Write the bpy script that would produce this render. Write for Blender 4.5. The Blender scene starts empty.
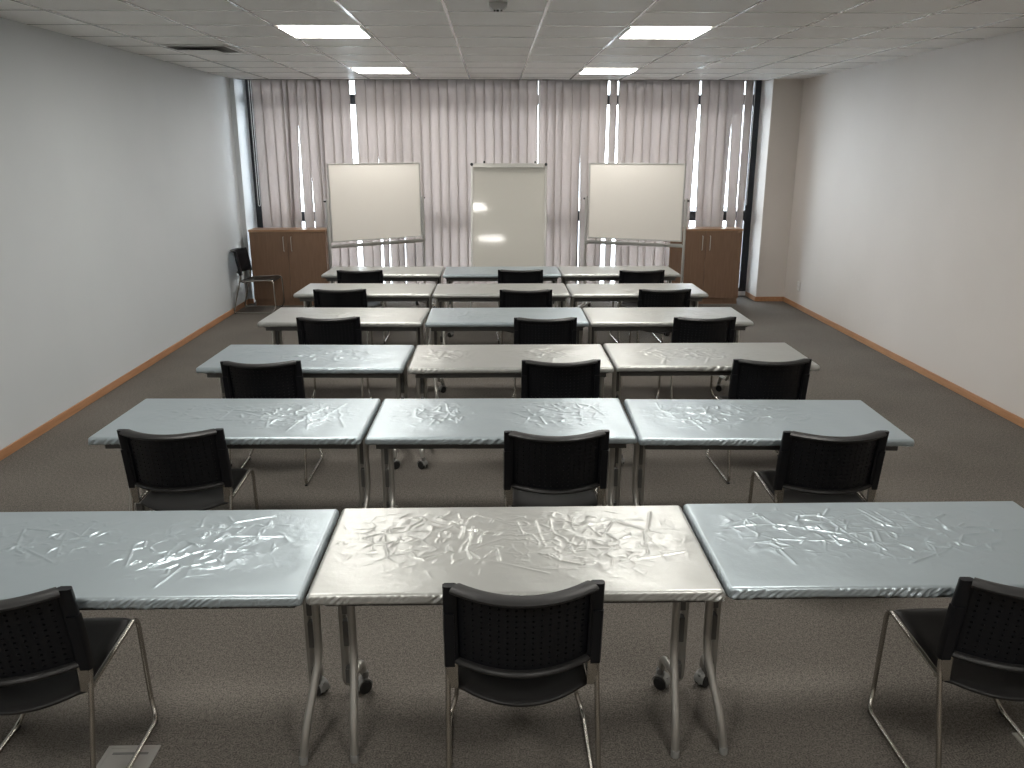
import bpy, math, random
import numpy as np
from mathutils import Vector, Matrix

PI = math.pi
R = math.radians
SC = bpy.context.scene
COL = SC.collection
rng = random.Random(11)
NR = np.random.default_rng(7)

# ------------------------------------------------------------------ materials
def mat(name, base=(.5, .5, .5), rough=.6, metal=0., spec=.5, **kw):
    m = bpy.data.materials.new(name)
    m.use_nodes = True
    b = m.node_tree.nodes['Principled BSDF']
    b.inputs['Base Color'].default_value = (*base, 1)
    b.inputs['Roughness'].default_value = rough
    b.inputs['Metallic'].default_value = metal
    b.inputs['Specular IOR Level'].default_value = spec
    for k, v in kw.items():
        b.inputs[k].default_value = v
    return m

def nodes(m):
    return m.node_tree.nodes, m.node_tree.links, m.node_tree.nodes['Principled BSDF']

def add_noise(m, scale, c1, c2, detail=4, lo=.35, hi=.65, stretch=(1, 1, 1), bump=0, bdist=.002):
    n, l, b = nodes(m)
    tc = n.new('ShaderNodeTexCoord')
    mp = n.new('ShaderNodeMapping')
    mp.inputs['Scale'].default_value = stretch
    l.new(tc.outputs['Object'], mp.inputs['Vector'])
    t = n.new('ShaderNodeTexNoise')
    t.inputs['Scale'].default_value = scale
    t.inputs['Detail'].default_value = detail
    l.new(mp.outputs[0], t.inputs['Vector'])
    r = n.new('ShaderNodeValToRGB')
    r.color_ramp.elements[0].position = lo
    r.color_ramp.elements[1].position = hi
    r.color_ramp.elements[0].color = (*c1, 1)
    r.color_ramp.elements[1].color = (*c2, 1)
    l.new(t.outputs['Fac'], r.inputs['Fac'])
    l.new(r.outputs['Color'], b.inputs['Base Color'])
    if bump:
        bp = n.new('ShaderNodeBump')
        bp.inputs['Strength'].default_value = bump
        bp.inputs['Distance'].default_value = bdist
        l.new(t.outputs['Fac'], bp.inputs['Height'])
        l.new(bp.outputs[0], b.inputs['Normal'])
    return m

def carpet():
    m = mat('carpet_pile', rough=.95, spec=.1)
    n, l, b = nodes(m)
    tc = n.new('ShaderNodeTexCoord')
    a = n.new('ShaderNodeTexNoise'); a.inputs['Scale'].default_value = 170; a.inputs['Detail'].default_value = 3
    c = n.new('ShaderNodeTexNoise'); c.inputs['Scale'].default_value = 55; c.inputs['Detail'].default_value = 5
    d = n.new('ShaderNodeTexNoise'); d.inputs['Scale'].default_value = 1.3; d.inputs['Detail'].default_value = 2
    for t in (a, c, d):
        l.new(tc.outputs['Object'], t.inputs['Vector'])
    mx = n.new('ShaderNodeMix'); mx.inputs['Factor'].default_value = .25
    l.new(a.outputs['Fac'], mx.inputs[2]); l.new(c.outputs['Fac'], mx.inputs[3])
    m2 = n.new('ShaderNodeMix'); m2.inputs['Factor'].default_value = .12
    l.new(mx.outputs[0], m2.inputs[2]); l.new(d.outputs['Fac'], m2.inputs[3])
    r = n.new('ShaderNodeValToRGB')
    r.color_ramp.elements[0].position = .39; r.color_ramp.elements[1].position = .61
    r.color_ramp.elements[0].color = (.080, .072, .063, 1)
    r.color_ramp.elements[1].color = (.222, .203, .180, 1)
    l.new(m2.outputs[0], r.inputs['Fac'])
    l.new(r.outputs['Color'], b.inputs['Base Color'])
    bp = n.new('ShaderNodeBump'); bp.inputs['Strength'].default_value = .5; bp.inputs['Distance'].default_value = .004
    l.new(mx.outputs[0], bp.inputs['Height']); l.new(bp.outputs[0], b.inputs['Normal'])
    return m

def tile_mat():
    m = mat('ceiling_tile', (.60, .59, .565), rough=.5, spec=.5)
    n, l, b = nodes(m)
    tc = n.new('ShaderNodeTexCoord')
    mp = n.new('ShaderNodeMapping')
    mp.inputs['Location'].default_value = (.974 / .66, -5.949 / .66, 0)
    mp.inputs['Scale'].default_value = (1 / .66, 1 / .66, 1)
    l.new(tc.outputs['Object'], mp.inputs['Vector'])
    fl = n.new('ShaderNodeVectorMath'); fl.operation = 'FLOOR'
    l.new(mp.outputs[0], fl.inputs[0])
    wn = n.new('ShaderNodeTexWhiteNoise'); wn.noise_dimensions = '2D'
    l.new(fl.outputs[0], wn.inputs['Vector'])
    r = n.new('ShaderNodeValToRGB')
    r.color_ramp.elements[0].color = (.845, .835, .805, 1)
    r.color_ramp.elements[1].color = (.90, .89, .86, 1)
    l.new(wn.outputs['Value'], r.inputs['Fac'])
    l.new(r.outputs['Color'], b.inputs['Base Color'])
    return m

def wood(name, c1, c2, axis='z', rough=.45):
    st = {'z': (9, 9, .8), 'x': (.8, 9, 9), 'y': (9, .8, 9)}[axis]
    m = mat(name, rough=rough, spec=.4)
    add_noise(m, 5, c1, c2, 5, .3, .7, st)
    return m

def satin(name, base, rough=.36):
    m = mat(name, base, rough=rough, metal=.58, spec=.5)
    n, l, b = nodes(m)
    tc = n.new('ShaderNodeTexCoord')
    t = n.new('ShaderNodeTexNoise'); t.inputs['Scale'].default_value = 26; t.inputs['Detail'].default_value = 4
    l.new(tc.outputs['Object'], t.inputs['Vector'])
    bp = n.new('ShaderNodeBump'); bp.inputs['Strength'].default_value = .16; bp.inputs['Distance'].default_value = .006
    l.new(t.outputs['Fac'], bp.inputs['Height']); l.new(bp.outputs[0], b.inputs['Normal'])
    return m

def emit(name, col, s):
    m = bpy.data.materials.new(name); m.use_nodes = True
    n = m.node_tree.nodes; n.clear()
    e = n.new('ShaderNodeEmission'); o = n.new('ShaderNodeOutputMaterial')
    e.inputs[0].default_value = (*col, 1); e.inputs[1].default_value = s
    m.node_tree.links.new(e.outputs[0], o.inputs[0])
    return m

def pane_mat():
    m = bpy.data.materials.new('window_glass'); m.use_nodes = True
    n = m.node_tree.nodes; l = m.node_tree.links; n.clear()
    o = n.new('ShaderNodeOutputMaterial')
    t = n.new('ShaderNodeBsdfTransparent'); t.inputs[0].default_value = (.95, .97, .97, 1)
    g = n.new('ShaderNodeBsdfGlossy'); g.inputs['Roughness'].default_value = .02
    fr = n.new('ShaderNodeFresnel'); fr.inputs[0].default_value = 1.45
    mx = n.new('ShaderNodeMixShader')
    l.new(fr.outputs[0], mx.inputs[0]); l.new(t.outputs[0], mx.inputs[1]); l.new(g.outputs[0], mx.inputs[2])
    l.new(mx.outputs[0], o.inputs[0])
    return m

def slat_mat():
    m = bpy.data.materials.new('blind_fabric'); m.use_nodes = True
    n = m.node_tree.nodes; l = m.node_tree.links; n.clear()
    o = n.new('ShaderNodeOutputMaterial')
    tc = n.new('ShaderNodeTexCoord')
    mp = n.new('ShaderNodeMapping'); mp.inputs['Scale'].default_value = (60, 60, 1.5)
    l.new(tc.outputs['Object'], mp.inputs[0])
    tx = n.new('ShaderNodeTexNoise'); tx.inputs['Scale'].default_value = 4; tx.inputs['Detail'].default_value = 3
    l.new(mp.outputs[0], tx.inputs['Vector'])
    r = n.new('ShaderNodeValToRGB')
    r.color_ramp.elements[0].position = .3; r.color_ramp.elements[1].position = .7
    r.color_ramp.elements[0].color = (.46, .425, .405, 1)
    r.color_ramp.elements[1].color = (.53, .49, .47, 1)
    l.new(tx.outputs['Fac'], r.inputs[0])
    d = n.new('ShaderNodeBsdfDiffuse'); t = n.new('ShaderNodeBsdfTranslucent')
    l.new(r.outputs[0], d.inputs[0]); t.inputs[0].default_value = (.66, .605, .58, 1)
    mx = n.new('ShaderNodeMixShader'); mx.inputs[0].default_value = .46
    l.new(d.outputs[0], mx.inputs[1]); l.new(t.outputs[0], mx.inputs[2])
    l.new(mx.outputs[0], o.inputs[0])
    return m

M = dict(
    carpet=carpet(),
    tile=tile_mat(),
    tbar=mat('painted_tee_bar', (.74, .73, .71), .22, .35, .6),
    wall_l=add_noise(mat('pale_blue_grey_paint', rough=.55, spec=.35), 1.2, (.585, .62, .64), (.605, .64, .66), 3, bump=.03),
    wall_r=add_noise(mat('off_white_paint', rough=.6, spec=.3), 1.2, (.635, .594, .556), (.655, .614, .576), 3, bump=.03),
    wall_w=mat('white_reveal_paint', (.74, .73, .72), .6),
    base=wood('skirting_wood', (.36, .178, .086), (.47, .25, .13), 'y'),
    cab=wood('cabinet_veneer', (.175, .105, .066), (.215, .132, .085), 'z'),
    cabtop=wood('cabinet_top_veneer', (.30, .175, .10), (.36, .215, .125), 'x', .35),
    dark=mat('dark_window_frame', (.018, .021, .027), .45),
    glass=pane_mat(),
    slat=slat_mat(),
    rail=mat('grey_rail_metal', (.30, .29, .28), .4, .3),
    chain=mat('pale_chain_plastic', (.6, .6, .6), .4),
    lamp=emit('light_diffuser', (1, .965, .905), 26.0),
    white=mat('white_metal', (.72, .71, .69), .4),
    plastic=mat('black_plastic', (.0045, .0052, .0072), .42, 0, .32),
    seatm=mat('black_seat_plastic', (.014, .0138, .0138), .47, 0, .45),
    chrome=mat('satin_chrome_tube', (.46, .44, .40), .27, 1.0),
    rubber=mat('black_rubber', (.012, .012, .012), .6),
    greyleg=mat('grey_silver_tube', (.47, .46, .43), .32, .75),
    greypl=mat('grey_caster_plastic', (.22, .22, .21), .45),
    under=mat('dark_grey_steel_beam', (.115, .115, .11), .45, .3),
    board=mat('grey_laminate', (.42, .42, .41), .5),
    cool=satin('silver_blue_satin', (.405, .470, .505)),
    warm=satin('champagne_satin', (.470, .480, .462)),
    wb=mat('whiteboard_enamel', (.77, .74, .69), .30, 0, .4),
    wbg=mat('glossy_whiteboard_enamel', (.72, .70, .64), .06, 0, .5),
    alu=mat('anodised_aluminium', (.58, .57, .54), .35, .8),
    black=mat('black_fittings', (.012, .012, .013), .4),
    vent=mat('vent_metal', (.55, .545, .53), .5),
    ventdk=mat('vent_dark_interior', (.16, .155, .145), .8),
    steel=mat('floor_box_steel', (.55, .53, .50), .38, .7),
    outside=mat('outdoor_paving', (.45, .46, .47), .8),
)

# ------------------------------------------------------------------ mesh helpers
class MB:
    def __init__(s):
        s.v = []; s.f = []
    def quad(s, pts):
        i = len(s.v); s.v += [tuple(p) for p in pts]; s.f.append(tuple(range(i, i + len(pts))))
        return s
    def box(s, x0, x1, y0, y1, z0, z1, mtx=None):
        P = [(x0, y0, z0), (x1, y0, z0), (x1, y1, z0), (x0, y1, z0), (x0, y0, z1), (x1, y0, z1), (x1, y1, z1), (x0, y1, z1)]
        if mtx is not None:
            P = [tuple(mtx @ Vector(p)) for p in P]
        i = len(s.v); s.v += P
        s.f += [tuple(i + k for k in q) for q in ((3, 2, 1, 0), (4, 5, 6, 7), (0, 1, 5, 4), (1, 2, 6, 5), (2, 3, 7, 6), (3, 0, 4, 7))]
        return s
    def tube(s, path, r, seg=10, ry=None, up=None):
        P = [Vector(p) for p in path]
        n = len(P); T = []
        for k in range(n):
            a = P[max(0, k - 1)]; b = P[min(n - 1, k + 1)]
            T.append((b - a).normalized())
        ref = Vector(up) if up else (Vector((0, 0, 1)) if abs(T[0].z) < .9 else Vector((1, 0, 0)))
        N = (ref - T[0] * ref.dot(T[0])).normalized()
        i0 = len(s.v)
        for k in range(n):
            N = (N - T[k] * N.dot(T[k])).normalized()
            B = T[k].cross(N)
            rr = r[k] if isinstance(r, (list, tuple)) else r
            r2 = ry if ry is not None else rr
            for j in range(seg):
                a = 2 * PI * j / seg
                s.v.append(tuple(P[k] + N * (math.cos(a) * rr) + B * (math.sin(a) * r2)))
        for k in range(n - 1):
            for j in range(seg):
                a = i0 + k * seg + j; b = i0 + k * seg + (j + 1) % seg
                s.f.append((a, b, b + seg, a + seg))
        s.f.append(tuple(i0 + j for j in reversed(range(seg))))
        s.f.append(tuple(i0 + (n - 1) * seg + j for j in range(seg)))
        return s
    def lathe(s, prof, origin=(0, 0, 0), axis='z', seg=20):
        i0 = len(s.v); o = Vector(origin)
        for (r, h) in prof:
            for j in range(seg):
                a = 2 * PI * j / seg; c, d = r * math.cos(a), r * math.sin(a)
                p = {'z': (c, d, h), 'x': (h, c, d), 'y': (d, h, c)}[axis]
                s.v.append(tuple(o + Vector(p)))
        for k in range(len(prof) - 1):
            for j in range(seg):
                a = i0 + k * seg + j; b = i0 + k * seg + (j + 1) % seg
                s.f.append((a, b, b + seg, a + seg))
        s.f.append(tuple(i0 + j for j in reversed(range(seg))))
        s.f.append(tuple(i0 + (len(prof) - 1) * seg + j for j in range(seg)))
        return s
    def build(s, name, m, parent=None, smooth=False, bevel=0, angle=40):
        me = bpy.data.meshes.new(name)
        me.from_pydata(s.v, [], s.f); me.update()
        return link(name, me, m, parent, smooth, bevel, angle)

def link(name, me, m, parent=None, smooth=False, bevel=0, angle=40):
    import bmesh
    bm = bmesh.new(); bm.from_mesh(me)
    bmesh.ops.recalc_face_normals(bm, faces=bm.faces)
    if smooth:
        for e in bm.edges:
            if len(e.link_faces) == 2 and e.calc_face_angle(0) > R(angle):
                e.smooth = False
        for f in bm.faces:
            f.smooth = True
    bm.to_mesh(me); bm.free()
    o = bpy.data.objects.new(name, me); COL.objects.link(o)
    me.materials.append(m)
    if parent is not None:
        o.parent = parent
    if bevel:
        b = o.modifiers.new('edge', 'BEVEL'); b.width = bevel; b.segments = 2; b.limit_method = 'ANGLE'
    return o

def fillet(pts, r, n=5):
    P = [Vector(p) for p in pts]; out = [P[0]]
    for k in range(1, len(P) - 1):
        a, b, c = P[k - 1], P[k], P[k + 1]
        rr = r[k] if isinstance(r, dict) and k in r else (r if not isinstance(r, dict) else .02)
        d1 = (a - b); d2 = (c - b)
        t = min(rr, d1.length * .48, d2.length * .48)
        p0 = b + d1.normalized() * t; p2 = b + d2.normalized() * t
        for j in range(n + 1):
            u = j / n
            out.append(p0 * (1 - u) ** 2 + b * 2 * u * (1 - u) + p2 * u * u)
    out.append(P[-1])
    return out

def thing(name, label, cat, loc=(0, 0, 0), rz=0, group=None):
    o = bpy.data.objects.new(name, None); COL.objects.link(o)
    o.empty_display_size = .1
    o.location = loc; o.rotation_euler = (0, 0, rz)
    o['label'] = label; o['category'] = cat
    if group: o['group'] = group
    return o

def tag(o, label, cat, group=None):
    o['label'] = label; o['category'] = cat
    if group: o['group'] = group
    return o

def struct(name, mb, m, parent=None, **k):
    o = mb.build(name, m, parent, **k)
    if parent is None:
        o['kind'] = 'structure'
    return o

def copy_tree(o, parent=None):
    c = o.copy(); COL.objects.link(c)
    if parent is not None: c.parent = parent
    for ch in list(o.children):
        copy_tree(ch, c)
    return c

# ------------------------------------------------------------------ room
XL, XR, YB, H = -3.43, 4.079, -2.4, 2.952
YC = 11.53           # ceiling ends at the blind pocket
YW = 11.90           # inner face of glazing
PX = 3.68            # right pier inner side
PL = -3.37           # left pier inner side

struct('floor', MB().box(XL - .2, XR + .2, YB - .2, 12.2, -.12, 0), M['carpet'])
struct('ceiling', MB().box(XL - .2, XR + .2, YB - .2, YC, H, H + .05), M['tile'])
struct('ceiling_pocket', MB().box(XL - .2, XR + .2, YC + .001, 12.2, H + .045, H + .10), M['wall_w'])
struct('wall_left', MB().box(XL - .2, XL, YB - .2, 12.2, 0, H + .1), M['wall_l'])
struct('wall_right', MB().box(XR, XR + .2, YB - .2, 12.2, 0, H + .1), M['wall_r'])
struct('wall_back', MB().box(XL, XR, YB - .2, YB, 0, H), M['wall_r'])
struct('wall_front_right', MB().box(PX, XR, 11.40, 12.2, 0, H + .1), M['wall_r'], bevel=.006)
struct('wall_front_left', MB().box(XL, PL, 11.38, 12.2, 0, H + .1), M['wall_l'], bevel=.004)
struct('wall_front_lintel', MB().box(PL, PX, 11.86, 12.2, H + .0445, H + .10), M['wall_w'])
struct('wall_front_sill', MB().box(PL, PX, 11.86, 12.2, 0, .06), M['wall_w'])

# ceiling grid of tee bars
gb = MB()
x = -.974 - .66 * 5
while x < XR:
    if x > XL:
        gb.box(x - .011, x + .011, YB, YC, H - .004, H + .002)
    x += .66
struct('trim_1', gb, M['tbar'])
gb = MB()
y = 5.949 - .66 * 13
while y < YC:
    if y > YB:
        gb.box(XL, XR, y - .007, y + .007, H - .003, H + .002)
    y += .66
struct('trim_2', gb, M['tbar'])
# shadow gap strip round the ceiling's window edge
struct('trim_3', MB().box(XL, XR, YC - .004, YC + .004, H - .006, H + .052), M['rail'])

def skirting(name, pts):
    mb = MB()
    for (x0, x1, y0, y1) in pts:
        mb.box(x0, x1, y0, y1, 0, .066)
    struct(name, mb, M['base'], bevel=.003)
skirting('baseboard_left', [(XL, XL + .013, YB, 11.38), (XL, PL + .013, 11.367, 11.38)])
skirting('baseboard_right', [(XR - .013, XR, YB, 11.40), (PX - .013, XR, 11.387, 11.40), (PX - .013, PX, 11.40, 11.86)])
skirting('baseboard_back', [(XL, XR, YB, YB + .013)])

# windows: dark frame, transoms, a pane behind
def window(name, x0, x1, wl, wr):
    mb = MB()
    zt = H + .044
    mb.box(x0, x0 + wl, YW, YW + .07, .06, zt)
    mb.box(x1 - wr, x1, YW, YW + .07, .06, zt)
    for (a, b) in ((.06, .11), (1.08, 1.215), (2.655, 2.785), (zt - .03, zt)):
        mb.box(x0 + wl, x1 - wr, YW, YW + .07, a, b)
    o = struct(name, mb, M['dark'])
    MB().box(x0 + wl, x1 - wr, YW + .03, YW + .036, .11, zt - .03).build('pane', M['glass'], o)
window('window_1', PL, -1.13, .09, .03)
window('window_2', -1.13, 1.17, .03, .03)
window('window_3', 1.17, PX, .03, .10)

# outdoors
struct('ground', MB().box(-60, 60, 12.6, 90, -4.2, -4), M['outside'])

# ------------------------------------------------------------------ vertical blinds
SL = [(-3.202, -3.085), (-3.085, -2.953), (-2.953, -2.808), (-2.808, -2.735), (-2.742, -2.618), (-2.618, -2.495), (-2.495, -2.37), (-2.37, -2.3), (-2.3, -2.166), (-2.166, -2.048), (-2.048, -1.923), (-1.848, -1.706), (-1.706, -1.574), (-1.572, -1.463), (-1.463, -1.336), (-1.336, -1.239), (-1.239, -1.11), (-1.101, -0.984), (-0.984, -0.865), (-0.865, -0.738), (-0.738, -0.617), (-0.617, -0.494), (-0.494, -0.374), (-0.374, -0.25), (-0.25, -0.125), (-0.125, 0.004), (0.004, 0.114), (0.114, 0.227), (0.227, 0.336), (0.336, 0.454), (0.454, 0.587)]
SR = [(0.603, 0.715), (0.715, 0.825), (0.825, 0.928), (0.928, 1.052), (1.052, 1.167), (1.173, 1.283), (1.283, 1.422), (1.422, 1.521), (1.561, 1.65), (1.676, 1.785), (1.785, 1.902), (1.902, 2.023), (2.023, 2.134), (2.134, 2.263), (2.263, 2.385), (2.385, 2.509), (2.509, 2.627), (2.627, 2.756), (2.785, 2.896), (2.896, 3.027), (3.027, 3.146), (3.146, 3.22), (3.22, 3.359), (3.382, 3.476)]
# (bottom shift, extra turn at the bottom) for the slats that hang askew
TW_L = {3: (-.035, .15), 4: (-.075, .30), 5: (-.01, .1), 6: (.02, 0), 7: (.0, .2), 10: (0, .12), 12: (-.012, .42), 13: (.0, .40), 14: (0, .30), 15: (-.015, .25), 16: (-.01, .2)}
TW_R = {1: (.012, .1), 4: (-.012, .25), 5: (.01, .2), 7: (-.03, .2), 8: (-.01, .1), 9: (.02, .25), 10: (0, .25), 12: (0, .25), 17: (-.055, .1), 18: (.03, .35), 21: (-.03, .2), 22: (.03, .55), 23: (.0, .15)}
YS, ZT, ZB = 11.62, H + .002, .085
def blind(label, edges, tw, chain_x):
    xc = (edges[0][0] + edges[-1][1]) / 2
    t = thing('vertical_blind', label, 'blind', (xc, YS, 0), 0, 'vertical blinds across the window wall')
    MB().box(edges[0][0] - .006 - xc, edges[-1][1] + .006 - xc, -.025, .025, ZT + .002, H + .044).build('headrail', M['rail'], t)
    for i, (a, b) in enumerate(edges):
        w = .150
        tt = ((a + b) / 2) / YS; am = math.hypot(1, tt)
        vis = min(b - a + .014, w * am * .985)
        th = math.acos(max(.35, vis / (w * am))) + math.atan(tt)
        dx, dth = tw.get(i, (rng.uniform(-.006, .006), rng.uniform(-.10, .02)))
        cx = (a + b) / 2 - xc
        mb = MB(); nz, nx = 18, 6
        for k in range(nz + 1):
            u = k / nz; z = ZT + (ZB - ZT) * u
            e = u * u * (3 - 2 * u)
            ang = th + dth * e
            ox = dx * u
            for j in range(nx + 1):
                q = -1 + 2 * j / nx
                lx = q * w / 2; ly = .008 * (1 - q * q)
                mb.v.append((cx + ox + lx * math.cos(ang) + ly * math.sin(ang), -lx * math.sin(ang) + ly * math.cos(ang), z))
        for k in range(nz):
            for j in range(nx):
                p = k * (nx + 1) + j
                mb.f.append((p, p + 1, p + nx + 2, p + nx + 1))
        s = mb.build('slat', M['slat'], t, smooth=True)
        sd = s.modifiers.new('thickness', 'SOLIDIFY'); sd.thickness = .0008
    c = MB(); cx = chain_x - xc
    lp = [(cx - .014 - .014 * math.cos(PI * k / 8), .03, 1.34 - .03 * math.sin(PI * k / 8)) for k in range(9)]
    c.tube([(cx - .028, .03, ZT)] + lp + [(cx, .03, ZT)], .0045, 6, up=(0, 1, 0))
    c.build('control_chain', M['chain'], t, smooth=True)
    return t
blind('beige vertical slat blind on the left half of the window wall, behind the landscape whiteboard', SL, TW_L, -3.23)
blind('beige vertical slat blind on the right half, ending beside the right pier', SR, TW_R, 3.52)

# ------------------------------------------------------------------ ceiling fittings
def panel(kx, ky, label):
    x0 = -.974 + .66 * kx; y0 = 5.949 + .66 * ky
    t = thing('ceiling_light', label, 'ceiling light', (x0 + .33, y0 + .33, H), 0, 'square lit panels set in the ceiling')
    a, b = .322, .300
    f = MB()
    for (p, q, r_, s_) in ((-a, a, -a, -b), (-a, a, b, a), (-a, -b, -b, b), (b, a, -b, b)):
        f.box(p, q, r_, s_, -.012, -.0045)
    f.build('frame', M['white'], t)
    MB().box(-b, b, -b, b, -.009, -.0045).build('diffuser', M['lamp'], t)
panel(-1, 1, 'lit square ceiling panel at the upper left, near one of the left pair')
panel(3, 1, 'lit square ceiling panel at the upper right, near one of the right pair')
panel(-1, 6, 'lit square ceiling panel just in front of the blinds on the left')
panel(3, 6, 'lit square ceiling panel just in front of the blinds on the right')
panel(-1, -4, 'lit square ceiling panel over the front left table, above the picture')
panel(3, -4, 'lit square ceiling panel over the front right table, above the picture')
panel(-1, -9, 'lit square ceiling panel nearly over the camera on the left')
panel(3, -9, 'lit square ceiling panel nearly over the camera on the right')

t = thing('ceiling_vent', 'square metal air vent in the ceiling near the left wall', 'vent', (-2.645, 8.09, H))
a, b = .285, .265
f = MB()
for (p, q, r_, s_) in ((-a, a, -a, -b), (-a, a, b, a), (-a, -b, -b, b), (b, a, -b, b)):
    f.box(p, q, r_, s_, -.012, -.0045)
f.build('frame', M['white'], t, bevel=.002)
MB().box(-b, b, -b, b, -.006, -.0045).build('duct_opening', M['ventdk'], t)
mb = MB()
for (x0, y0, x1, y1, z) in ((-.235, -.10, .15, .235, -.026), (-.205, -.07, .12, .205, -.034)):
    mb.v += [(x0, y0, z), (x1, y0, z), (x1, y1, z), (x0, y1, z)]
mb.v = mb.v[:4] + mb.v[4:]
mb.f += [(0, 1, 2, 3), (4, 5, 6, 7), (0, 1, 5, 4), (1, 2, 6, 5), (2, 3, 7, 6), (3, 0, 4, 7)]
mb.build('centre_plate', M['white'], t)
for px in (-.15, .06):
    MB().box(px - .006, px + .006, .05, .062, -.027, -.006).build('hanger', M['vent'], t)

t = thing('ceiling_sensor', 'small grey tapered sensor box on the ceiling at the top of the picture', 'sensor', (.030, 5.60, H))
mb = MB()
for z, w, d in ((-.0045, .058, .05), (-.020, .058, .05), (-.046, .034, .036)):
    mb.v += [(-w, -d, z), (w, -d, z), (w, d, z), (-w, d, z)]
for k in range(2):
    for j in range(4):
        mb.f.append((k * 4 + j, k * 4 + (j + 1) % 4, k * 4 + 4 + (j + 1) % 4, k * 4 + 4 + j))
mb.f += [(0, 1, 2, 3), (8, 9, 10, 11)]
mb.build('housing', M['vent'], t, bevel=.003)
for dx, r_ in ((-.022, .006), (-.003, .009), (.020, .0075)):
    MB().lathe([(r_, 0), (r_, -.008), (r_ * .6, -.011)], (dx, -.02, -.045), 'z', 12).build('lens', M['black'], t, smooth=True)

# ------------------------------------------------------------------ wall socket, floor boxes
t = thing('wall_socket', 'small white socket plate low on the right wall near the pier', 'socket', (XR, 10.87, .30))
MB().box(-.010, 0, -.045, .045, -.06, .06).build('cover_plate', M['white'], t, bevel=.003)
MB().lathe([(.022, -.010), (.022, -.014), (.016, -.014), (.016, -.011)], (0, 0, 0), 'x', 16).build('socket_face', M['white'], t, smooth=True)

def floor_box(x, y, w, d, label):
    t = thing('floor_box', label, 'floor box', (x, y, 0), 0, 'metal floor outlet boxes')
    f = MB(); w /= 2; d /= 2; k = .014
    for (p, q, r_, s_) in ((-w, w, -d, -d + k), (-w, w, d - k, d), (-w, -w + k, -d + k, d - k), (w - k, w, -d + k, d - k)):
        f.box(p, q, r_, s_, 0, .006)
    f.build('rim', M['steel'], t, bevel=.001)
    MB().box(-w + k, w - k, -d + k, d - k, 0, .0035).build('lid', M['steel'], t)
    MB().box(-w + .03, w - .03, d - .045, d - .035, .0034, .005).build('lid_slot', M['greypl'], t)
floor_box(-1.305, 2.41, .185, .205, 'flat metal floor box under the nearest left chair')
floor_box(1.985, 2.43, .185, .165, 'flat metal floor box at the right picture edge by the nearest right chair')

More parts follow.
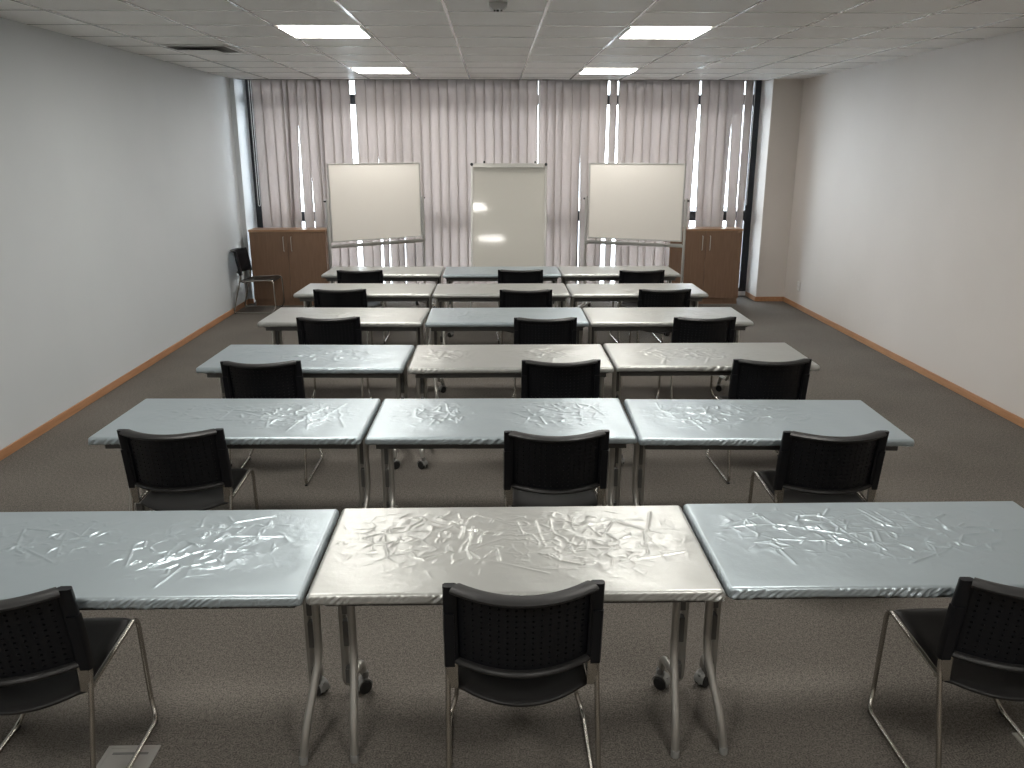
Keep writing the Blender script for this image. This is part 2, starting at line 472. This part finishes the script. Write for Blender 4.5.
# ------------------------------------------------------------------ chair
def make_chair():
    t = thing('chair', '', 'chair')
    # local: y = 0 at the backrest's top corners, +y towards the table
    def back_y(u, v, x=None):     # v 0 bottom .. 1 top
        return .052 * (1 - v) - .085 * (1 - u * u) + .012 * (1 - v) * v
    ZB_, ZT_ = .514, .801
    HW = .208
    # perforated shell
    ncol, nrow = 15, 11
    us = []; kind_u = []
    pitch = 2 * .93 / ncol; hole = pitch * .27
    us.append(-1.0)
    for k in range(ncol):
        c = -.93 + pitch * (k + .5)
        us += [c - hole / 2, c + hole / 2]
    us.append(1.0)
    vs = [0.0, .045]
    p0, p1 = .08, .90
    pv = (p1 - p0) / nrow; hv = pv * .32
    rows_h = []
    for k in range(nrow):
        c = p0 + pv * (k + .5)
        vs += [c - hv / 2, c + hv / 2]; rows_h.append(len(vs) - 2)
    vs += [.95, 1.0]
    mb = MB()
    for v in vs:
        for u in us:
            mb.v.append((u * HW, back_y(u, v), ZB_ + (ZT_ - ZB_) * v))
    nu = len(us)
    for r_ in range(len(vs) - 1):
        for c in range(nu - 1):
            if r_ in rows_h and c % 2 == 1:
                continue
            p = r_ * nu + c
            mb.f.append((p, p + 1, p + nu + 1, p + nu))
    sh = mb.build('backrest', M['plastic'], t)
    sd = sh.modifiers.new('thickness', 'SOLIDIFY'); sd.thickness = .006; sd.offset = 0
    mb = MB(); n = 20
    for z in (0, .25, .5, .75, 1):
        for k in range(n + 1):
            q = -1 + 2 * k / n
            mb.v.append((q * HW, back_y(q, z) + .0075, ZB_ + (ZT_ - ZB_) * z))
    for r_ in range(4):
        for k in range(n):
            p = r_ * (n + 1) + k
            mb.f.append((p, p + 1, p + n + 2, p + n + 1))
    pd = mb.build('back_pad', M['plastic'], t, smooth=True)
    sd = pd.modifiers.new('thickness', 'SOLIDIFY'); sd.thickness = .006; sd.offset = 0
    # rolled rims along the top and the bottom
    def rim(v, ry, rz, dz, dy):
        return [(q * HW, back_y(q, v) + dy, ZB_ + (ZT_ - ZB_) * v + dz) for q in [(-1 + 2 * k / 20) for k in range(21)]]
    MB().tube(rim(1, 0, 0, .0, -.010), .0125, 14, ry=.029, up=(0, 0, 1)).build('top_rim', M['seatm'], t, smooth=True)
    MB().tube(rim(0, 0, 0, .006, -.009), .012, 12, ry=.017, up=(0, 0, 1)).build('bottom_rim', M['seatm'], t, smooth=True)
    # side sleeves that take the rear tubes
    for s in (-1, 1):
        mb = MB(); n = 9
        for k in range(n):
            v = k / (n - 1)
            yy = back_y(1, v); z = .505 + (.809 - .505) * v
            th = .017 + .004 * (1 - v)
            x0, x1 = (.203, .246)
            cc = .007
            prof = [(x0, -th + .004), (x0 + cc, -th), (x1 - cc, -th), (x1, -th + cc), (x1, th * .6 - cc), (x1 - cc, th * .6), (x0 + cc, th * .6), (x0, th * .6 - cc)]
            mb.v += [(s * a_, yy + b_, z) for a_, b_ in prof]
        for k in range(n - 1):
            for j in range(8):
                mb.f.append((k * 8 + j, k * 8 + (j + 1) % 8, k * 8 + 8 + (j + 1) % 8, k * 8 + 8 + j))
        mb.f += [tuple(range(8)), tuple(range((n - 1) * 8, n * 8))]
        mb.build('side_sleeve', M['plastic'], t, smooth=True, angle=50)
        # raised lower cover of the sleeve
        mb = MB()
        for v in (0, .25, .5, .68):
            yy = back_y(1, v); z = .502 + (.809 - .505) * v
            mb.v += [(s * .214, yy - .024, z), (s * .243, yy - .024, z), (s * .2475, yy - .016, z), (s * .2475, yy + .008, z), (s * .214, yy + .006, z)]
        for k in range(3):
            for j in range(5):
                mb.f.append((k * 5 + j, k * 5 + (j + 1) % 5, k * 5 + 5 + (j + 1) % 5, k * 5 + 5 + j))
        mb.f += [tuple(range(5)), tuple(range(15, 20))]
        mb.build('sleeve_cover', M['plastic'], t, smooth=True, angle=30)
    # seat pan
    mb = MB(); nu_, nv_ = 17, 18
    def seat_pt(u, v):
        hw = .212 - .006 * v
        yr = .055 - .085 * (1 - u * u)
        yf = .455 + .012 * (1 - u * u)
        y_ = yr + (yf - yr) * v
        z_ = .424 + .022 * v - .014 * math.sin(PI * min(1, v * 1.05)) * (1 - u * u) - .018 * (1 - v) ** 2 * (1 - u * u)
        if v > .88: z_ -= ((v - .88) / .12) ** 2 * .022
        if v < .08: z_ -= ((.08 - v) / .08) ** 2 * .006
        z_ -= max(0, abs(u) - .86) ** 2 * .35
        return (u * hw, y_, z_)
    for j in range(nv_ + 1):
        for i in range(nu_ + 1):
            mb.v.append(seat_pt(-1 + 2 * i / nu_, j / nv_))
    for j in range(nv_):
        for i in range(nu_):
            p = j * (nu_ + 1) + i
            mb.f.append((p, p + 1, p + nu_ + 2, p + nu_ + 1))
    st = mb.build('seat', M['seatm'], t, smooth=True)
    sd = st.modifiers.new('thickness', 'SOLIDIFY'); sd.thickness = .013; sd.offset = -1
    b_ = st.modifiers.new('edge', 'BEVEL'); b_.width = .004; b_.segments = 2; b_.limit_method = 'ANGLE'; b_.angle_limit = R(50)
    # sled frame, one bent tube on each side
    rt = .0088
    for s in (-1, 1):
        path = fillet([(s * .236, .048, .56), (s * .237, .040, .47), (s * .240, -.085, .0105), (s * .252, .425, .0105), (s * .226, .462, .075), (s * .2195, .455, .436), (s * .222, .055, .420)],
                      {1: .02, 2: .05, 3: .035, 4: .03, 5: .055}, 6)
        fr = MB().tube(path, rt, 10)
        fr.build('side_frame', M['chrome'], t, smooth=True)
        MB().box(s * .221 - .017, s * .221 + .017, .028, .046, .424, .515).build('bracket', M['chrome'], t, bevel=.003)
        for yy in (-.06, .41):
            MB().box(s * .238 - .008 + (s * .012 if yy > 0 else 0), s * .238 + .008 + (s * .012 if yy > 0 else 0), yy - .014, yy + .014, 0, .010).build('glide', M['rubber'], t, bevel=.002)
    MB().tube([(-.215, .40, .424), (.215, .40, .424)], .008, 10).build('cross_bar', M['chrome'], t, smooth=True)
    MB().tube([(-.215, .10, .398), (.215, .10, .398)], .008, 10).build('cross_bar', M['chrome'], t, smooth=True)
    return t

ROWN = ['nearest row', 'second row from the camera', 'third row from the camera', 'fourth row from the camera', 'fifth row from the camera', 'farthest row']
CH = [  # x, y of the back's top corners' midpoint, turn
    [(-1.517, 2.213, 2), (.082, 2.220, 1.2), (1.660, 2.213, -1.5)],
    [(-1.522, 3.668, 0), (.284, 3.609, .5), (1.581, 3.576, -.5)],
    [(-1.452, 4.955, 1), (.409, 4.942, .8), (1.731, 4.938, .3)],
    [(-1.303, 6.331, 2), (.392, 6.276, 0), (1.638, 6.270, 1.5)],
    [(-1.453, 7.661, 2), (.289, 7.597, 0), (1.592, 7.598, 1.5)],
    [(-1.463, 8.910, 2), (.279, 8.912, 0), (1.593, 8.846, 2)],
]
SIDE = ['left', 'centre', 'right']
chair0 = make_chair(); used = False
for i, row in enumerate(CH):
    for j, (x, y, a) in enumerate(row):
        o = copy_tree(chair0) if used else chair0
        used = True
        o.location = (x, y, 0); o.rotation_euler = (0, 0, R(a))
        o['label'] = 'black perforated sled-base chair at the %s table of the %s' % (SIDE[j], ROWN[i])
        o['category'] = 'chair'; o['group'] = 'black chairs set at the tables'
o = copy_tree(chair0)
o.location = (-3.322, 10.86, 0); o.rotation_euler = (0, 0, R(-90))
o['label'] = 'black chair standing sideways against the left wall beside the wooden cabinet'
o['category'] = 'chair'
if 'group' in o: del o['group']

# ------------------------------------------------------------------ folding table
def make_table(outer):
    """outer: the footed tubes stand outside the castered ones"""
    t = thing('folding_table', '', 'table')
    MB().box(-.650, .650, -.320, .320, .703, .7265).build('tabletop', M['board'], t, bevel=.006)
    for yy in (-.235, .235):
        MB().box(-.618, .618, yy - .016, yy + .016, .648, .6965).build('beam', M['under'], t, bevel=.004)
    r_ = .0150
    for s in (-1, 1):
        if outer:
            xf, xr, dxf, dxr = s * .626, s * .584, s * .040, s * .016
        else:
            xf, xr, dxf, dxr = s * .580, s * .622, s * .014, s * .028
        lo, hi = min(xf, xr), max(xf, xr)
        MB().box(max(lo - .018, -.632), min(hi + .018, .632), -.25, .25, .674, .6965).build('top_bracket', M['under'], t, bevel=.003)
        fl = MB().tube(fillet([(xf, -.022, .674), (xf, -.022, .315), (xf - dxf * .8, -.165, .105), (xf - dxf, -.190, .012)], {1: .06, 2: .06}, 6), r_, 12)
        f_ = fl.build('front_leg', M['greyleg'], t, smooth=True)
        MB().lathe([(.0155, 0), (.0155, .026), (.0138, .028)], (xf - dxf, -.191, 0), 'z', 14).build('glide', M['greypl'], f_, smooth=True)
        rl = MB().tube(fillet([(xr, .022, .674), (xr, .022, .150), (xr - dxr, .190, .140), (xr - dxr * 1.05, .205, .082)], {1: .055, 2: .03}, 6), r_, 12)
        q = rl.build('rear_leg', M['greyleg'], t, smooth=True)
        cx, cy = xr - dxr * 1.05, .205
        cm = Matrix.Translation((cx, cy - .010, 0)) @ Matrix.Rotation(R(s * 52), 4, 'Z')
        c = MB()
        c.lathe([(.012, .060), (.015, .072), (.013, .088)], (0, .010, 0), 'z', 12)
        hood = []
        for k in range(9):
            an = PI * (k / 8) - .15
            hood.append((-math.cos(an) * .033, .030 + math.sin(an) * .034))
        i0 = len(c.v)
        for (hy, hz) in hood:
            c.v += [(-.021, hy, hz), (.021, hy, hz), (.021, hy * .86, .030 + (hz - .030) * .86), (-.021, hy * .86, .030 + (hz - .030) * .86)]
        for k in range(8):
            for j in range(4):
                c.f.append((i0 + k * 4 + j, i0 + k * 4 + (j + 1) % 4, i0 + k * 4 + 4 + (j + 1) % 4, i0 + k * 4 + 4 + j))
        c.f += [(i0, i0 + 1, i0 + 2, i0 + 3), (i0 + 32, i0 + 33, i0 + 34, i0 + 35)]
        c.box(-.004, .004, -.026, .026, .012, .056)
        c.v = [tuple(cm @ Vector(p)) for p in c.v]
        cas = c.build('caster', M['greypl'], t, smooth=True)
        w = MB()
        for sx in (-.0145, .0145):
            w.lathe([(.010, sx - .009), (.024, sx - .009), (.0275, sx - .005), (.0275, sx + .005), (.024, sx + .009), (.010, sx + .009)], (0, 0, .0275), 'x', 20)
        w.v = [tuple(cm @ Vector(p)) for p in w.v]
        w.build('wheel', M['rubber'], cas, smooth=True)
        for za, zb in ((.19, .25), (.345, .445), (.475, .66)):
            MB().box(lo + .006, hi - .006, -.016, .016, za, zb).build('clamp_plate', M['under'], t, bevel=.002)
    return t

# ------------------------------------------------------------------ satin covers
def ridge_field(X, Y, segs):
    Hh = np.zeros_like(X)
    for (ax, ay, bx, by, amp, w) in segs:
        dx, dy = bx - ax, by - ay
        L2 = dx * dx + dy * dy + 1e-9
        t = np.clip(((X - ax) * dx + (Y - ay) * dy) / L2, 0, 1)
        sd = ((X - ax) * dy - (Y - ay) * dx) / math.sqrt(L2)
        d2 = (X - ax - t * dx) ** 2 + (Y - ay - t * dy) ** 2
        fall = np.clip(np.minimum(t, 1 - t) * 6 + .45, 0, 1)
        Hh = np.maximum(Hh, amp * fall * 1 / (1 + d2 / (w * w)))
    return Hh

def smooth_noise(X, Y, wl, seed):
    g = np.random.default_rng(seed)
    Z = np.zeros_like(X)
    for k in range(14):
        a = g.uniform(0, 2 * PI); f = 2 * PI / (wl * g.uniform(.7, 1.5))
        Z += np.sin((X * math.cos(a) + Y * math.sin(a)) * f + g.uniform(0, 6.28))
    return Z / 5.0

def NR_shift(ids, seed):
    r_ = np.random.default_rng(seed).uniform(-1, 1, ids.max() + 1)
    return r_[ids]

def cover(name, seed, step, clusters, ruffle, big=1.0):
    """clusters: (cx, cy, rx, ry, node count)"""
    g = random.Random(seed)
    A, B, rr, m = .6435, .314, .014, .059
    ztop = .7345
    segs = []
    for (cx, cy, rx, ry, n) in clusters:
        P = []
        for k in range(n):
            a = g.uniform(0, 2 * PI); q = math.sqrt(g.random())
            P.append((cx + rx * q * math.cos(a), cy + ry * q * math.sin(a)))
        for k, p in enumerate(P):
            nb = sorted(range(n), key=lambda z: (P[z][0] - p[0]) ** 2 + (P[z][1] - p[1]) ** 2)[1:4]
            for z in nb[:g.choice((1, 2, 2, 3))]:
                segs.append((p[0], p[1], P[z][0], P[z][1], g.uniform(.0012, .0048) * big, max(step * .75, g.uniform(.0022, .0040))))
        for k in range(max(2, n // 6)):      # long straight folds running out of the crumple
            p = g.choice(P); a = g.choice((g.uniform(-.7, .7), g.uniform(-.7, .7) + PI, g.uniform(1.2, 1.9), g.uniform(-1.9, -1.2))); L = g.uniform(.08, .26)
            q = (max(-.6, min(.6, p[0] + L * math.cos(a))), max(-.26, min(.26, p[1] + L * math.sin(a))))
            segs.append((p[0], p[1], q[0], q[1], g.uniform(.002, .004) * big, max(step * .75, g.uniform(.0024, .004))))
    nx = int(2 * (A + m) / step); ny = int(2 * (B + m) / step)
    a = np.linspace(-(A + m), A + m, nx + 1); b = np.linspace(-(B + m), B + m, ny + 1)
    Xa, Yb = np.meshgrid(a, b)
    cx = np.clip(Xa, -A, A); cy = np.clip(Yb, -B, B)
    ex = Xa - cx; ey = Yb - cy
    e = np.hypot(ex, ey); ec = np.minimum(e, m)
    ux = np.where(e > 1e-9, ex / np.maximum(e, 1e-9), 0); uy = np.where(e > 1e-9, ey / np.maximum(e, 1e-9), 0)
    arc = rr * PI / 2
    th = np.clip(ec / rr, 0, PI / 2)
    out = rr * np.sin(th); dz = rr * (1 - np.cos(th))
    drop = np.clip(ec - arc, 0, .012); dz = dz + drop
    tuck = np.clip(ec - arc - .012, 0, None)
    r2 = .010; t2 = np.clip(tuck / r2, 0, PI * .5)
    out = out - r2 * (1 - np.cos(t2)); dz = dz + r2 * np.sin(t2)
    rest = np.clip(tuck - r2 * PI * .5, 0, None); out = out - rest
    # gathers along the skirt
    per = np.where(np.abs(ex) > np.abs(ey), Yb + 3.1, Xa)
    gs = np.zeros_like(per)
    for k in range(8):
        gs += np.sin((per + ec * g.uniform(.6, 1.8)) * g.uniform(120, 360) * min(1, .0058 / step) + g.uniform(0, 6))
    env = .25 + .75 * np.clip(smooth_noise(per, per * 0, .45, seed + 5) * .9 + .35, 0, 1)
    w = np.clip((ec - rr * .55) / .018, 0, 1)
    bulge = gs * .0017 * ruffle * env * w
    out = np.where(tuck > 0, out + np.clip(bulge, 0, .005), np.where(th > 1.2, np.clip(out + bulge, .009, .018), out + np.clip(bulge, -.001, .005)))
    dz = dz + np.abs(gs) * .0008 * ruffle * env * w + .0018 * np.abs(smooth_noise(per, per * 0, .3, seed + 9)) * np.clip((ec - arc) / .03, 0, 1)
    # crumpled top
    inner = np.clip((A - np.abs(cx)) / .05, 0, 1) * np.clip((B - np.abs(cy)) / .05, 0, 1)
    Hh = ridge_field(cx, cy, segs)
    for (qx, qy, rx, ry, n) in clusters:
        for pas in range(2):
            dens = (1.0, 2.2)[pas]
            npt = int(n * dens * 1.25) + 8
            pts = np.array([(qx + rx * 1.5 * g.uniform(-1, 1), qy + ry * 1.5 * g.uniform(-1, 1)) for _ in range(npt)])
            wx = cx + .004 * smooth_noise(cx, cy, .11, seed + 20 + pas); wy = cy + .004 * smooth_noise(cx, cy, .11, seed + 30 + pas)
            f1 = np.full(cx.shape, 9.); f2 = np.full(cx.shape, 9.); id1 = np.zeros(cx.shape, int)
            for k in range(npt):
                d = np.hypot((wx - pts[k, 0]) * g.uniform(.85, 1.15), (wy - pts[k, 1]) * g.uniform(.85, 1.15))
                lt = d < f1
                f2 = np.where(lt, f1, np.minimum(f2, d)); id1 = np.where(lt, k, id1); f1 = np.minimum(f1, d)
            ww = max(step * .8, (.0033, .0025)[pas])
            edge = 1 / (1 + ((f2 - f1) / (2 * ww)) ** 2)
            am = np.clip(smooth_noise(cx, cy, .075, seed + 40 + pas) * 1.1 + .35, 0, 1.6)
            ms = np.clip(1.6 * np.exp(-(((cx - qx) / rx) ** 2 + ((cy - qy) / ry) ** 2) * .6) - .35, 0, 1)
            Hh = np.maximum(Hh, edge * am * ms * (.0042, .0026)[pas] * big)
            Hh = Hh + NR_shift(id1, seed + pas) * ms * .0003 * (1 - edge)
    mask = np.zeros_like(cx)
    for (qx, qy, rx, ry, n) in clusters:
        mask = np.maximum(mask, np.exp(-(((cx - qx) / (rx * 1.1)) ** 2 + ((cy - qy) / (ry * 1.1)) ** 2)))
    Hh = Hh * inner + inner * (mask * .0006 * smooth_noise(cx, cy, .055, seed + 1) * big + .0013 * smooth_noise(cx, cy, .23, seed + 2))
    pad = .0012 * np.clip(1 - (A - np.abs(cx)) / .03, 0, 1)
    V = np.stack([cx + ux * out, cy + uy * out, ztop + Hh - dz], -1).reshape(-1, 3)
    idx = np.arange((nx + 1) * (ny + 1)).reshape(ny + 1, nx + 1)
    keep = ~((e[:-1, :-1] > m) & (e[1:, :-1] > m) & (e[:-1, 1:] > m) & (e[1:, 1:] > m))
    F = np.stack([idx[:-1, :-1], idx[:-1, 1:], idx[1:, 1:], idx[1:, :-1]], -1)[keep]
    me = bpy.data.meshes.new(name)
    me.vertices.add(len(V)); me.vertices.foreach_set('co', V.astype(np.float32).ravel())
    me.loops.add(F.size); me.loops.foreach_set('vertex_index', F.astype(np.int32).ravel())
    me.polygons.add(len(F)); me.polygons.foreach_set('loop_start', np.arange(0, F.size, 4, dtype=np.int32))
    me.polygons.foreach_set('loop_total', np.full(len(F), 4, dtype=np.int32))
    me.polygons.foreach_set('use_smooth', np.ones(len(F), dtype=bool))
    me.update(calc_edges=True)
    o = bpy.data.objects.new(name, me); COL.objects.link(o)
    return o

TB = [  # x centre, y of front edge, turn; cover colour, crumple clusters
    [(-1.266, 2.280, 0, 'cool', [(.22, .02, .26, .19, 52), (-.30, .08, .25, .14, 22)]),
     (.063, 2.287, 0, 'warm', [(-.22, .06, .34, .20, 60), (.27, .04, .26, .20, 52)]),
     (1.391, 2.300, 0, 'cool', [(-.28, .08, .26, .17, 30), (.15, .06, .34, .19, 40)])],
    [(-1.304, 3.755, -1.2, 'cool', [(.25, .02, .26, .18, 44), (-.15, .05, .3, .15, 10)]),
     (.030, 3.730, -.6, 'cool', [(-.33, .05, .2, .2, 14), (.3, .05, .26, .2, 16)]),
     (1.360, 3.680, -2, 'cool', [(-.1, .05, .42, .18, 48)])],
    [(-1.240, 5.060, -1.6, 'cool', [(.1, .0, .32, .2, 46), (-.42, .08, .1, .12, 7)]),
     (.100, 5.038, 0, 'warm', [(-.4, .02, .16, .15, 22), (.2, .05, .2, .15, 30)]),
     (1.430, 5.060, 0, 'warm', [(-.05, .03, .4, .18, 40)])],
    [(-1.240, 6.480, -2, 'warm', [(0, 0, .4, .15, 18)]),
     (.098, 6.450, 0, 'cool', [(-.2, 0, .3, .2, 18)]),
     (1.422, 6.435, 0, 'warm', [(.1, .05, .4, .18, 34)])],
    [(-1.270, 7.825, -1.5, 'warm', [(.1, 0, .4, .15, 12)]),
     (.062, 7.790, 0, 'warm', [(0, 0, .4, .18, 14)]),
     (1.391, 7.765, 0, 'warm', [(0, 0, .4, .18, 12)])],
    [(-1.257, 9.085, -1.5, 'warm', [(0, 0, .4, .18, 10)]),
     (.080, 9.055, 0, 'cool', [(-.2, 0, .3, .2, 16)]),
     (1.405, 9.060, .5, 'warm', [(0, 0, .4, .18, 12)])],
]
STEP = [.0035, .0048, .008, .010, .012, .014]
FLIP = (2, 5)
DESC = {'cool': 'silver-blue', 'warm': 'champagne-white'}
tables = {'outer': make_table(True), 'inner': make_table(False)}; fresh = set(tables)
for i, row in enumerate(TB):
    for j, (x, y, a, c, cl) in enumerate(row):
        kind = 'inner' if (j == 1 and i != 3) or (i, j) == (2, 2) else 'outer'
        o = tables[kind] if kind in fresh else copy_tree(tables[kind])
        fresh.discard(kind)
        o.location = (x, y + .328, 0)
        o.rotation_euler = (0, 0, R(a) + (PI if i in FLIP else 0))
        o['label'] = 'grey-legged folding table on casters, %s one of the %s' % (SIDE[j], ROWN[i])
        o['category'] = 'table'; o['group'] = 'folding tables in rows'
        k = cover('tablecloth', 100 + i * 10 + j, STEP[i], cl, 1.0 if i < 3 else .8, (1.0, .8)[i] if i < 2 else (1.0 if i == 2 else .9))
        k.data.materials.append(M[c])
        k.location = (x, y + .328, 0); k.rotation_euler = (0, 0, R(a))
        tag(k, 'creased %s satin cover on the %s table of the %s' % (DESC[c], SIDE[j], ROWN[i]), 'tablecloth', 'satin table covers')

# ------------------------------------------------------------------ cabinets
def cabinet(xc, w, label):
    t = thing('cabinet', label, 'cabinet', (xc, 11.20, 0), 0, 'low wooden cabinets in front of the blinds')
    h = w / 2; d = .325
    body = MB()
    body.box(-h, -h + .018, .018, d, .078, 1.0); body.box(h - .018, h, .018, d, .078, 1.0)
    body.box(-h + .018, h - .018, d - .012, d, .078, 1.0); body.box(-h + .018, h - .018, .018, d - .012, .078, .096)
    body.box(-h + .018, h - .018, .018, d - .012, .50, .518)
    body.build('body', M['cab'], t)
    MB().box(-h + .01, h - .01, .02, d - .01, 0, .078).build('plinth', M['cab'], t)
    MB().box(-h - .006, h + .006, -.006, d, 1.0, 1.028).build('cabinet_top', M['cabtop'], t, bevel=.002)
    for s in (-1, 1):
        a_, b_ = sorted((s * .002, s * (h - .002)))
        dr = MB().box(a_, b_, 0, .018, .082, .997).build('door', M['cab'], t, bevel=.002)
        hx = s * .052
        MB().tube(fillet([(hx, 0, .745), (hx, -.026, .745), (hx, -.026, .935), (hx, 0, .935)], .012, 4), .0055, 8).build('handle', M['alu'], dr, smooth=True)
    return t
cabinet(-2.785, 1.015, 'low two-door wooden cabinet on the left, beside the chair by the wall')
cabinet(2.872, .985, 'low two-door wooden cabinet on the right, next to the pier')

# ------------------------------------------------------------------ whiteboards
def mobile_board(p0, p1, z0, z1, label, feet=True):
    """p0, p1: plan positions of the board's left and right ends"""
    v = Vector((p1[0] - p0[0], p1[1] - p0[1])); w = v.length / 2
    t = thing('mobile_whiteboard', label, 'whiteboard', ((p0[0] + p1[0]) / 2, (p0[1] + p1[1]) / 2, 0), math.atan2(v.y, v.x), 'wheeled landscape whiteboards')
    fr = MB(); k = .016
    fr.box(-w, w, -.014, .014, z1 - k, z1); fr.box(-w, w, -.014, .014, z0, z0 + k)
    fr.box(-w, -w + k, -.014, .014, z0 + k, z1 - k); fr.box(w - k, w, -.014, .014, z0 + k, z1 - k)
    fr.build('board_frame', M['alu'], t, bevel=.002)
    MB().box(-w + k, w - k, -.010, .010, z0 + k, z1 - k).build('board_panel', M['wb'], t)
    zp = z0 + .50
    for s in (-1, 1):
        px = s * (w + .030)
        MB().box(px - .013, px + .013, -.022, .022, .075, zp + .03).build('post', M['alu'], t, bevel=.003)
        MB().lathe([(.010, 0), (.012, .006), (.012, .020), (.008, .028)], (px + (.010 if s > 0 else -.010) - (.03 if s < 0 else 0), 0, zp), 'x', 14).build('pivot_knob', M['black'], t, smooth=True)
        MB().tube([(px, 0, zp), (px - s * .034, 0, zp)], .008, 8).build('pivot_pin', M['alu'], t, smooth=True)
        ft = MB().box(px - .016, px + .016, -.27, .27, .062, .092).build('foot', M['alu'], t, bevel=.004)
        for yy in (-.24, .24):
            cs = MB().lathe([(.009, .045), (.009, .063)], (px, yy, 0), 'z', 10).build('caster', M['black'], ft, smooth=True)
            cs.data.materials[0] = M['black']
            MB().lathe([(.010, -.011), (.025, -.011), (.027, -.007), (.027, .007), (.025, .011), (.010, .011)], (px, yy, .027), 'x', 16).build('caster_wheel', M['black'], ft, smooth=True)
    MB().box(-w - .030, w + .030, -.020, .020, z0 - .072, z0 - .040).build('cross_rail', M['alu'], t, bevel=.003)
    tr = MB()
    tr.box(-w - .02, w + .02, -.085, -.02, z0 - .040, z0 - .035); tr.box(-w - .02, w + .02, -.088, -.083, z0 - .040, z0 - .020)
    tr.build('pen_tray', M['alu'], t)
    return t
mobile_board((-2.018, 10.30), (-.968, 11.00), .955, 1.900, 'landscape whiteboard on a wheeled stand, left of the flipchart, turned slightly')
mobile_board((1.215, 10.80), (2.335, 10.30), .955, 1.900, 'landscape whiteboard on a wheeled stand, right of the flipchart, before the cabinet')

t = thing('flipchart_easel', 'upright glossy whiteboard easel with clamp bar in the middle of the room front', 'flipchart', (.166, 10.12, 0), R(-3.5))
TILT = Matrix.Translation((0, 0, .64)) @ Matrix.Rotation(R(-8.5), 4, 'X')
w, h, k = .462, 1.275, .026
fr = MB()
fr.box(-w, w, -.014, .014, h - k, h, TILT); fr.box(-w, w, -.014, .014, 0, k * .7, TILT)
fr.box(-w, -w + k, -.014, .014, k * .7, h - k, TILT); fr.box(w - k, w, -.014, .014, k * .7, h - k, TILT)
fr.build('board_frame', M['alu'], t, bevel=.003)
MB().box(-w + k, w - k, -.009, .010, k * .7, h - k, TILT).build('board_panel', M['wbg'], t)
MB().box(-w + .03, w - .03, -.030, -.014, h - .055, h - .012, TILT).build('clamp_bar', M['alu'], t, bevel=.004)
for s in (-1, 1):
    mb = MB().lathe([(.018, -.02), (.018, .012), (.012, .02)], (0, 0, 0), 'y', 14)
    mb.v = [tuple(TILT @ (Vector(p) + Vector((s * (w - .012), -.016, h - .016)))) for p in mb.v]
    mb.build('corner_knob', M['black'], t, smooth=True)
for px in (-.30, .32):
    mb = MB().lathe([(.010, 0), (.011, .02), (.008, .03)], (0, 0, 0), 'z', 10)
    mb.v = [tuple(TILT @ (Vector(p) + Vector((px, 0, h - .002)))) for p in mb.v]
    mb.build('paper_peg', M['black'], t, smooth=True)
for s in (-1, 1):
    MB().tube([(s * .40, .075, .95), (s * .47, -.16, .012)], .013, 10).build('leg', M['alu'], t, smooth=True)
MB().tube([(0, .14, 1.30), (0, .66, .012)], .013, 10).build('leg', M['alu'], t, smooth=True)
MB().box(-.42, .42, .062, .080, .93, .965).build('back_rail', M['alu'], t)
MB().box(-.03, .03, .12, .155, 1.28, 1.32).build('hinge_block', M['black'], t)
tr = MB().box(-w + .03, w - .03, -.06, -.014, .0, .006, TILT); tr.box(-w + .03, w - .03, -.063, -.058, .0, .02, TILT)
tr.build('pen_tray', M['alu'], t)

# ------------------------------------------------------------------ daylight, camera, colour
wd = bpy.data.worlds.new('overcast_sky'); SC.world = wd; wd.use_nodes = True
n = wd.node_tree.nodes; l = wd.node_tree.links
bg = n['Background']
bg.inputs[0].default_value = (.86, .925, 1.0, 1); bg.inputs[1].default_value = 11.0

cam = bpy.data.cameras.new('camera'); co = bpy.data.objects.new('camera', cam); COL.objects.link(co)
cam.sensor_fit = 'HORIZONTAL'; cam.sensor_width = 36; cam.lens = 820.98 / 1024 * 36
cam.clip_start = .05; cam.clip_end = 300
co.location = (0, 0, 2.071)
co.rotation_euler = (PI / 2 - .279, 0, -.0209)
SC.camera = co

SC.view_settings.view_transform = 'Standard'
SC.view_settings.look = 'None'
SC.view_settings.exposure = 0.38
SC.view_settings.gamma = 1
SC.view_settings.use_curve_mapping = False
SC.cycles.use_denoising = True
SC.cycles.max_bounces = 10
SC.cycles.diffuse_bounces = 6
SC.cycles.transparent_max_bounces = 12
SC.cycles.sample_clamp_indirect = 8
SC.cycles.caustics_reflective = False
SC.cycles.caustics_refractive = False
